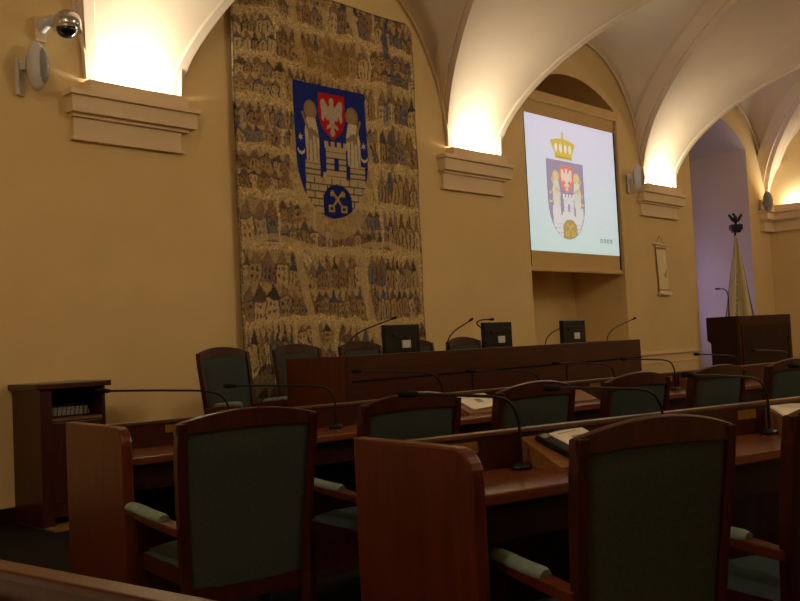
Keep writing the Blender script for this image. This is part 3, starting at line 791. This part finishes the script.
def desk(fr, a0, a1, bf, bb, panel_bf, panel_bb, label, plates, rests, panel_rot=0.0):
    e = empty('council_desk', fr.w(a0, bb, 0), fr.th, label, 'desk')
    L = a1 - a0; D = bb - bf
    # end panel with a rounded upper front corner
    r = .085; f = panel_bf - bb; g = panel_bb - bb
    pts = [(g, 0), (f, 0)] + [(f + r - r * math.cos(t * PI / 12), BH + .012 - r + r * math.sin(t * PI / 12)) for t in range(7)] + [(g, BH + .012)]
    bm = bmesh.new(); prism(bm, pts, 'x', -.05, 0)
    if panel_rot:
        bmesh.ops.rotate(bm, verts=bm.verts, cent=(0, g, 0), matrix=Matrix.Rotation(panel_rot, 3, 'Z'))
    obj('end_panel', bm, M['wood_red'], e, bevel=.008)
    bm = bx(.0, L, -D, -.03, DH - .035, DH); obj('worktop', bm, M['wood_top'], e, bevel=.006)
    bm = bx(.0, L, -.035, 0, .05, BH - .015); obj('back_board', bm, M['wood'], e)
    bm = bx(-.0, L, -.042, .006, BH - .015, BH); obj('board_cap', bm, M['wood_highlight'], e, bevel=.004)
    bm = bx(.0, L, -D + .04, -D + .06, DH - .15, DH - .035); obj('apron', bm, M['wood_dark'], e)
    for a in plates:
        bm = bx(a - a0 - .055, a - a0 + .055, -.042, -.035, BH - .065, BH - .028); obj('name_plate', bm, M['brass'], e)
    for (ra, rb) in rests:
        bm = bmesh.new(); prism(bm, [(-.036, DH), (-.25, DH), (-.25, DH + .012), (-.036, BH - .03)], 'x', ra - a0, rb - a0)
        bm.faces.ensure_lookup_table()
        obj('document_rest', bm, M['wood_tan'], e)
    return e

d1 = desk(R1, 1.50, 6.2, 2.18, 2.62, 2.14, 2.76, 'nearest long wooden council desk with a rounded end panel facing the camera', [1.78, 2.52, 3.22, 3.92], [(2.02, 2.32), (2.70, 2.86), (3.34, 3.64), (4.05, 4.35)], panel_rot=math.radians(4))
d2 = desk(R2, 1.55, 9.3, 3.98, 4.40, 3.92, 4.66, 'second long wooden council desk before the rostrum, end panel near the cabinet', [1.95, 2.65, 3.55, 4.35, 5.15, 6.0, 6.8], [(3.74, 4.08), (4.60, 4.92), (5.38, 5.70), (6.15, 6.45)])

# chairs of the near row
W = R1.w(1.86, 1.84); place_chair(W[0] + .118, W[1] + .235, math.radians(-24), 'largest green backed chair at the nearest desk, seen from behind', 'chairs at the nearest desk', scale=(.95, .95, 1.0))
W = R1.w(2.66, 1.80); place_chair(W[0] + .08, W[1] + .24, math.radians(-20), 'nearest desk chair cut by the right edge of the frame', 'chairs at the nearest desk', scale=(.95, .95, 1.0))
# second row
names = ['green backed chair beside the left end panel of the second desk', 'green backed chair right behind the nearest desk end panel', 'third green chair from the left along the second desk', 'fourth green chair from the left along the second desk', 'fifth green chair from the left along the second desk, below the lectern', 'sixth green chair of the second desk, cut by the right edge']
for k, (a, rot) in enumerate(((1.835, -13), (2.693, -11), (3.51, -9), (4.35, -9), (5.16, -9), (6.03, -9))):
    W = R2.w(a, 3.70 - (.04 if k == 0 else 0)); place_chair(W[0], W[1], math.radians(rot), names[k], 'chairs at the second desk', scale=((1.12, 1.0, 1.0) if k == 0 else (1.03, 1.03, 1.0)))
# dais chairs facing the room
dn = ['green chair at the left end of the dais standing clear of the rostrum', 'second green dais chair from the left, in front of the tapestry', 'third green dais chair from the left, in front of the tapestry', 'fourth green dais chair, half hidden behind the left monitor', 'fifth green dais chair, between the left and the middle monitor', ]
for k, s in enumerate((.6956, .817, .9434, 1.068, 1.1915)):
    place_chair(s * 6.4 + (.13, .13, .11, .08, .08)[k], 6.4 - .24, PI + math.radians((5, 0, 0, 0, 0)[k]), dn[k], 'chairs behind the rostrum', z=DZ, scale=(1.0, 1.03, 1.10))

# ------------------------------------------------------------------ rostrum
def rostrum():
    x0, x1, yf, yb, z1 = 4.70, 9.03, 5.10, 5.84, EYE - .066
    e = empty('rostrum', (x0, yf, DZ), 0, 'long reddish wooden rostrum on the dais carrying three monitors', 'rostrum')
    L = x1 - x0; D = yb - yf; H = z1 - DZ
    bm = bx(0, L, 0, .04, .05, H); obj('front_panel', bm, M['wood_long'], e, bevel=.004)
    bm = bx(0, .04, .04, D, 0.05, H); obj('side_panel', bm, M['wood_red'], e, bevel=.004, label='lighter reddish left end panel')
    bm = bx(L - .04, L, .04, D, 0.05, H); obj('side_panel', bm, M['wood'], e, bevel=.004)
    bm = bx(.04, L - .04, .04, D, H - .20, H - .165); obj('worktop', bm, M['wood_long'], e)
    bm = bx(.03, L - .0, -.006, .004, H - .205, H - .19); obj('groove', bm, M['dark_gap'], e)
    bm = bx(.02, L - .02, .01, D - .02, 0, .05); obj('plinth', bm, M['wood_dark'], e)
    for k in range(1, 3): 
        bm = bx(L * k / 3 - .006, L * k / 3 + .006, -.004, .004, .06, H - .21); obj('panel_joint', bm, M['dark_gap'], e)
rostrum()
RT = EYE - .066 - .165   # rostrum worktop height

def monitor(x, label):
    e = empty('monitor', (x, 5.50, RT), 0, label, 'monitor', 'monitors on the rostrum')
    zt = EYE + .172 - RT
    bm = bx(-.215, .215, -.02, .025, zt - .36, zt); sc = obj('screen_housing', bm, M['black'], e, bevel=.008)
    bm = bx(-.12, .17, -.034, -.018, zt - .105, zt - .085); obj('ridge', bm, M['black'], sc)
    bm = bx(-.015, .085, -.030, -.02, zt - .20, zt - .135); obj('label_plate', bm, M['white_plastic'], sc, label='small pale plate')
    bm = bx(-.16, .16, -.09, .09, 0, .015); obj('stand_base', bm, M['black'], e, bevel=.004)
    bm = bx(-.03, .03, -.055, -.021, .015, zt - .25); obj('stand_neck', bm, M['black'], e)
for s, lab in ((1.0365, 'left black monitor on the rostrum in front of the tapestry, seen from behind'), (1.2785, 'middle black monitor on the rostrum, seen from behind'), (1.5164, 'right black monitor on the rostrum below the projection screen, seen from behind')):
    monitor(s * 5.5, lab)

# ------------------------------------------------------------------ gooseneck microphones
def mic(base, pts, label, group, rad=.0055, head=.05):
    """pts are relative to the base; the last two give the head direction"""
    e = empty('gooseneck_microphone', base, 0, label, 'microphone', group)
    bm = bmesh.new(); ellipsoid(bm, (0, 0, .010), (.045, .035, .014), 16, 8); box(bm, -.03, .03, -.022, .022, 0, .018)
    obj('base', bm, M['black'], e, smooth=True)
    P = smooth_path([(0, 0, .01)] + list(pts), 7)
    bm = bmesh.new(); n = len(P); tube(bm, P, [rad * (1.25 if i < n * .3 else 1.0) for i in range(n)], 8)
    obj('gooseneck', bm, M['black'], e, smooth=True)
    d = (P[-1] - P[-3]).normalized()
    bm = bmesh.new(); tube(bm, [P[-1] - d * .025, P[-1] - d * .02, P[-1], P[-1] + d * head * .5, P[-1] + d * head * .85, P[-1] + d * head], [.006, .009, .011, .0125, .010, .004], 12)
    obj('windscreen', bm, M['black_matt'], e, smooth=True)
    return e

def row_mic(fr, a, b, ha, hb, hz, label, group):
    bx_, by_, _ = fr.w(a, b); hx, hy, _ = fr.w(ha, hb)
    dx, dy = hx - bx_, hy - by_; rise = hz - DH
    top = rise * .86
    mic((bx_, by_, DH), [(0, 0, top * .35), (dx * .01, dy * .01, top * .72), (dx * .13, dy * .13, top * .98), (dx * .5, dy * .5, top + (rise - top) * .5), (dx, dy, rise)], label, group)

g1, g2 = 'microphones on the nearest desk', 'microphones on the second desk'
o1 = ['first', 'second', 'third', 'fourth']
for k, (a, ha, zz) in enumerate(((1.97, 1.53, EYE - .158), (2.66, 2.12, EYE - .178), (3.28, 2.80, EYE - .172), (4.0, 3.45, EYE - .17))):
    row_mic(R1, a, 2.52, ha, 2.50, zz, o1[k] + ' black gooseneck microphone from the left on the nearest desk', g1)
o2 = ['first', 'second', 'third', 'fourth', 'fifth', 'sixth', 'seventh', 'eighth']
S2 = (.366, .521, .707, .91, 1.092, 1.261, 1.47, 1.66); Z2 = (.035, .0397, .0321, .0435, .041, .0427, .044, .044)
for k in range(8):
    b = 4.22
    row_mic(R2, S2[k] * b + .66, b + .06, S2[k] * b, b, EYE - Z2[k] * b, o2[k] + ' black gooseneck microphone from the left on the second desk', g2)
# rostrum microphones rise towards the right / the seats behind
g3 = 'microphones on the rostrum'
def ros_mic(bs, y, hs, hz, label):
    bX = bs * y; hX = hs * y
    mic((bX, y, RT), [(0, 0, .10), (.0, .0, .20), ((hX - bX) * .25, .0, (EYE + hz - RT) * .74), (hX - bX, .02, EYE + hz - RT)], label, g3, .006, .05)
ros_mic(.9165, 5.45, 1.024, .225, 'thin black microphone on the rostrum left of the left monitor')
ros_mic(1.143, 5.45, 1.212, .195, 'thin black microphone on the rostrum between the left and middle monitors')
ros_mic(1.425, 5.6, 1.53, .16, 'thin black microphone on the rostrum left of the right monitor')
ros_mic(1.64, 5.45, 1.757, .17, 'thin black microphone at the right end of the rostrum')
mic((1.262 * 5.62, 5.62, RT), [(-.03, 0, .20), (-.12, 0, .33), (-.21, 0, .40), (-.13, 0, .432), (.0, 0, .435)], 'black microphone arching over beside the middle monitor', g3, .007, .06)

# ------------------------------------------------------------------ papers and small things on the desks
def slope_z(bb, b): return BH - .03 + (b - (bb - .036)) * ((BH - .03 - DH - .012) / .214)
def sheet(fr, a, b, rot, label, bb, w=.21, h=.297, mat='paper', slope=True, marks=True):
    ang = math.atan2(BH - .03 - DH - .012, .214) if slope else 0
    z = slope_z(bb, b) if slope else DH
    o = empty('paper_sheets', fr.w(a, b, z + .004), fr.th, label, 'paper')
    R = Matrix.Rotation(ang, 4, 'X') @ Matrix.Rotation(rot, 4, 'Z')
    bm = bmesh.new()
    for k in range(4): box(bm, -w / 2 + .003 * k, w / 2 + .002 * k, -h / 2, h / 2 - .002 * k, .0012 * k, .0012 * k + .001)
    bmesh.ops.transform(bm, matrix=R, verts=bm.verts); obj('sheets', bm, M[mat], o)
    if marks:
        bm = bmesh.new(); box(bm, -.02, .03, -.03, .02, .0052, .0056)
        for k in range(3): box(bm, -w * .35, w * .25, .05 + .02 * k, .054 + .02 * k, .0052, .0056)
        bmesh.ops.transform(bm, matrix=R, verts=bm.verts); obj('print_marks', bm, M['grey_plastic'], o)
    return o
sheet(R1, 2.235, 2.52, .15, 'white printed papers on the document rest of the nearest desk, left of the largest chair', 2.62, .16, .15)
sheet(R1, 3.50, 2.50, -.2, 'white papers on the document rest of the nearest desk at the right edge', 2.62, .30, .19)
sheet(R2, 3.93, 4.28, .1, 'white papers on the second desk between its second and third chairs', 4.40, .28, .20)
e = empty('mobile_phone', R1.w(2.10, 2.475, slope_z(2.62, 2.475) + .005), R1.th, 'black phone lying on the document rest of the nearest desk beside the papers', 'phone')
ang = math.atan2(BH - .03 - DH - .012, .214)
bm = bx(-.028, .028, -.085, .085, 0, .02); bmesh.ops.transform(bm, matrix=Matrix.Rotation(ang, 4, 'X') @ Matrix.Rotation(.25, 4, 'Z'), verts=bm.verts); obj('body', bm, M['black'], e, bevel=.006)
bm = bx(-.02, .02, .05, .075, .0195, .0215); bmesh.ops.transform(bm, matrix=Matrix.Rotation(ang, 4, 'X') @ Matrix.Rotation(.25, 4, 'Z'), verts=bm.verts); obj('display', bm, M['chrome'], e)

# ------------------------------------------------------------------ own desk board at the lower left
def own_desk():
    A = Vector((.62, 1.72)); B = Vector((.735, .78)); d = (B - A).normalized(); L = (B - A).length
    A = A - d * .9; L += .9
    e = empty('council_desk', (A.x, A.y, 0), math.atan2(d.y, d.x), 'wooden desk board in the very foreground crossing the lower left corner', 'desk')
    zt = EYE - .33
    bm = bx(0, L * .905, -.025, .018, zt - .016, zt); obj('board_cap', bm, M['wood_long'], e, bevel=.004)
    bm = bx(L * .906, L, -.025, .018, zt - .016, zt); obj('board_cap', bm, M['wood_long'], e, bevel=.004)
    bm = bx(0, L, -.021, .014, .05, zt - .016); obj('back_board', bm, M['wood'], e)
    bm = bx(0, L, -.45, -.021, zt - .085, zt - .058); obj('worktop', bm, M['wood_tan'], e)
    bm = bx(0, .04, -.45, -.021, 0, zt - .085); obj('end_panel', bm, M['wood_red'], e)
    bm = bx(L - .04, L, -.45, -.021, 0, zt - .085); obj('end_panel', bm, M['wood_red'], e)
    M_ = e.matrix_basis
    p = M_ @ Vector((1.05, -.13, zt - .058))
    o = empty('paper_sheets', p, math.atan2(d.y, d.x), 'white papers on the foreground desk at the lower left corner', 'paper')
    bm = bmesh.new()
    for k in range(4): box(bm, -.3, .32 - .004 * k, -.09, .09, .001 + .0015 * k, .002 + .0015 * k)
    obj('sheets', bm, M['paper'], o)
own_desk()

# ------------------------------------------------------------------ lectern
def lectern():
    e = empty('lectern', (12.0, 5.30, 0), math.radians(-15), 'dark wooden lectern with a panelled front right of the rostrum', 'lectern')
    W, D, H = 1.09, .54, EYE + .165
    bm = bx(0, W, 0, .04, .0, H); obj('front_panel', bm, M['wood'], e, bevel=.005)
    bm = bmesh.new(); fr = (.07, W - .07, .60, H - .13)
    for r in ((fr[0], fr[1], fr[3], fr[3] + .02), (fr[0], fr[1], fr[2] - .02, fr[2]), (fr[0] - .02, fr[0], fr[2] - .02, fr[3] + .02), (fr[1], fr[1] + .02, fr[2] - .02, fr[3] + .02)):
        box(bm, r[0], r[1], -.012, .002, r[2], r[3])
    obj('panel_frame', bm, M['wood'], e)
    bm = bx(fr[0], fr[1], -.003, .002, fr[2], fr[3]); obj('inset_panel', bm, M['wood_dark'], e)
    pts = [(.04, 0), (D - .06, 0), (D - .06, H - .36), (D + .0, H - .32), (D, H), (.04, H)]
    for a, b in ((0, .035), (W - .035, W)):
        bm = bmesh.new(); prism(bm, pts, 'x', a, b); obj('side_panel', bm, M['wood_dark'] if a == 0 else M['wood'], e)
    bm = bmesh.new(); prism(bm, [(.04, H - .10), (D, H - .16), (D, H - .13), (.04, H - .07)], 'x', .035, W - .035); obj('reading_top', bm, M['wood_long'], e)
    # microphone on it
    th = math.radians(-15); c, s = math.cos(th), math.sin(th)
    def P(a, b, z): return (12.0 + a * c - b * s, 5.30 + a * s + b * c, z)
    bpt = P(.33, .42, H - .148)
    mic(bpt, [(0, 0, .12), (.02, 0, .38), (.0, 0, .48), (-.07, .01, .535), (-.19, .03, .54)], 'black microphone rising from the lectern in front of the flag', None, .008, .09)
lectern()

# ------------------------------------------------------------------ flag
def flag():
    X0, Y0 = 15.50, 6.80
    e = empty('standing_flag', (X0, Y0, 0), math.radians(-45), 'cream ceremonial flag draped on a pole with an eagle finial behind the lectern', 'flag')
    bm = bmesh.new(); tube(bm, [(0, .10, 0.03), (.03, .10, EYE + 1.60), (.03, .04, EYE + 1.74)], .018, 10); obj('pole', bm, M['dark_metal'], e, smooth=True)
    bm = bmesh.new(); bmesh.ops.create_cone(bm, segments=24, radius1=.20, radius2=.10, depth=.06, cap_ends=True, matrix=Matrix.Translation((0, .10, .03))); obj('foot', bm, M['dark_metal'], e, smooth=True)
    f = bmesh.new(); box(f, -.07, .13, -.04, .10, EYE + 1.70, EYE + 1.80); box(f, -.045, .105, -.02, .08, EYE + 1.66, EYE + 1.70)
    fo = obj('finial_block', f, M['dark_metal'], e, bevel=.012)
    bm = bmesh.new(); zb = EYE + 1.80
    ellipsoid(bm, (.03, .03, zb + .085), (.038, .038, .08), 12, 8); ellipsoid(bm, (.0, .02, zb + .175), (.025, .022, .026), 10, 8)
    tube(bm, [(-.015, .015, zb + .178), (-.05, .01, zb + .168)], [.01, .002], 6)
    for s in (-1, 1):
        pts = [(s * .02, zb + .07), (s * .06, zb + .14), (s * .11, zb + .19), (s * .125, zb + .155), (s * .10, zb + .12), (s * .085, zb + .08), (s * .045, zb + .04)]
        prism(bm, [(x + .03, z) for x, z in pts], 'y', .018, .038)
    tube(bm, [(.03, .03, zb), (.03, .03, zb + .03)], .02, 8)
    obj('eagle', bm, M['dark_metal'], fo, smooth=True)
    # draped cloth
    Hn, Wn = 110, 80
    zt, zb = EYE + 1.60, .55
    V, Uu = np.meshgrid(np.linspace(0, 1, Hn), np.linspace(-1, 1, Wn), indexing='ij')
    Zc = zt + (zb - zt) * V
    left = -.02 - .31 * np.clip(V * 1.32, 0, 1.2); right = .015 + .27 * np.clip(V * 1.32, 0, 1.2)
    Xc = left + (right - left) * (Uu * .5 + .5)
    Yc = -.03 + (.02 + .06 * V) * np.sin(Uu * 6 + 1.2 + V) - .05 * V
    img = np.zeros((Hn, Wn, 3)); img[:] = lin((206, 190, 148))
    lm = Uu < -.55 - .25 * (V - .3); img[lm] = lin((196, 186, 176))  # shade on the left part painted into the cloth colour
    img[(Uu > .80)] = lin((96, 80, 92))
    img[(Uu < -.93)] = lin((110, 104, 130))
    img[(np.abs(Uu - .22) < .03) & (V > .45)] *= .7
    rs = random.Random(3)
    for k in range(11):       # row of small dark letters running down a curve
        v = .30 + .046 * k; u = -.26 - .05 * math.sin(k / 10 * PI) * -1 - .018 * k
        ring = (((Uu - u) / .15) ** 2 + ((V - v) / .022) ** 2)
        m = (ring < 1) & (ring > .35) if k % 3 != 1 else ((np.abs(Uu - u) < .11) & (np.abs(V - v) < .010))
        img[m] = lin((52, 44, 50))
    o = paint_mesh('cloth', np.stack([Xc, Yc, Zc], -1), img, M['flagcloth'], e)
    so = o.modifiers.new('thickness', 'SOLIDIFY'); so.thickness = .006
flag()

# dark wooden stand beyond the lectern at the right edge
def stand():
    e = empty('wooden_stand', (15.75, 5.15, 0), math.radians(-15), 'dark wooden stand right of the lectern at the right edge', 'stand')
    bm = bx(-.03, .73, -.03, .43, 1.05, 1.09); obj('top', bm, M['wood_dark'], e, bevel=.004)
    bm = bx(0, .70, 0, .40, .06, 1.05); obj('body', bm, M['wood_dark'], e)
    bm = bx(.03, .67, .02, .38, 0, .06); obj('plinth', bm, M['dark_gap'], e)
    bm = bx(.06, .64, -.012, 0, .12, .98); obj('door', bm, M['wood'], e)
stand()

# ------------------------------------------------------------------ world, light
w = bpy.data.worlds.new('world'); SC.world = w; w.use_nodes = True
bg = w.node_tree.nodes['Background']; bg.inputs[0].default_value = (.25, .28, .6, 1); bg.inputs[1].default_value = .02

# dusk light through the window niche
ld = bpy.data.lights.new('dusk_window_light', 'AREA'); ld.shape = 'RECTANGLE'; ld.size = 1.0; ld.size_y = 2.2; ld.energy = 15; ld.color = (.55, .50, 1.0)
lo = bpy.data.objects.new('dusk_window_light', ld); lo.location = (16.49, WY + 1.02, 1.9); lo.rotation_euler = (-PI / 2, 0, 0); COL.objects.link(lo)

for nm, loc, en in (('fill_light_left', (-.9, 1.6, 5.0), 130), ('fill_light_middle', (8.2, -.6, 5.0), 170), ('fill_light_right', (16.6, 1.2, 5.0), 100)):  # added point lights without fixtures, out of view, to brighten the far wall
    ld = bpy.data.lights.new(nm, 'POINT'); ld.energy = en; ld.shadow_soft_size = .3; ld.color = (1.0, .92, .77)
    lo = bpy.data.objects.new(nm, ld); lo.location = loc; COL.objects.link(lo)
SC.view_settings.view_transform = 'Standard'
SC.view_settings.look = 'None'
SC.view_settings.exposure = 0.0
SC.cycles.use_denoising = True
SC.cycles.max_bounces = 10
SC.cycles.diffuse_bounces = 6
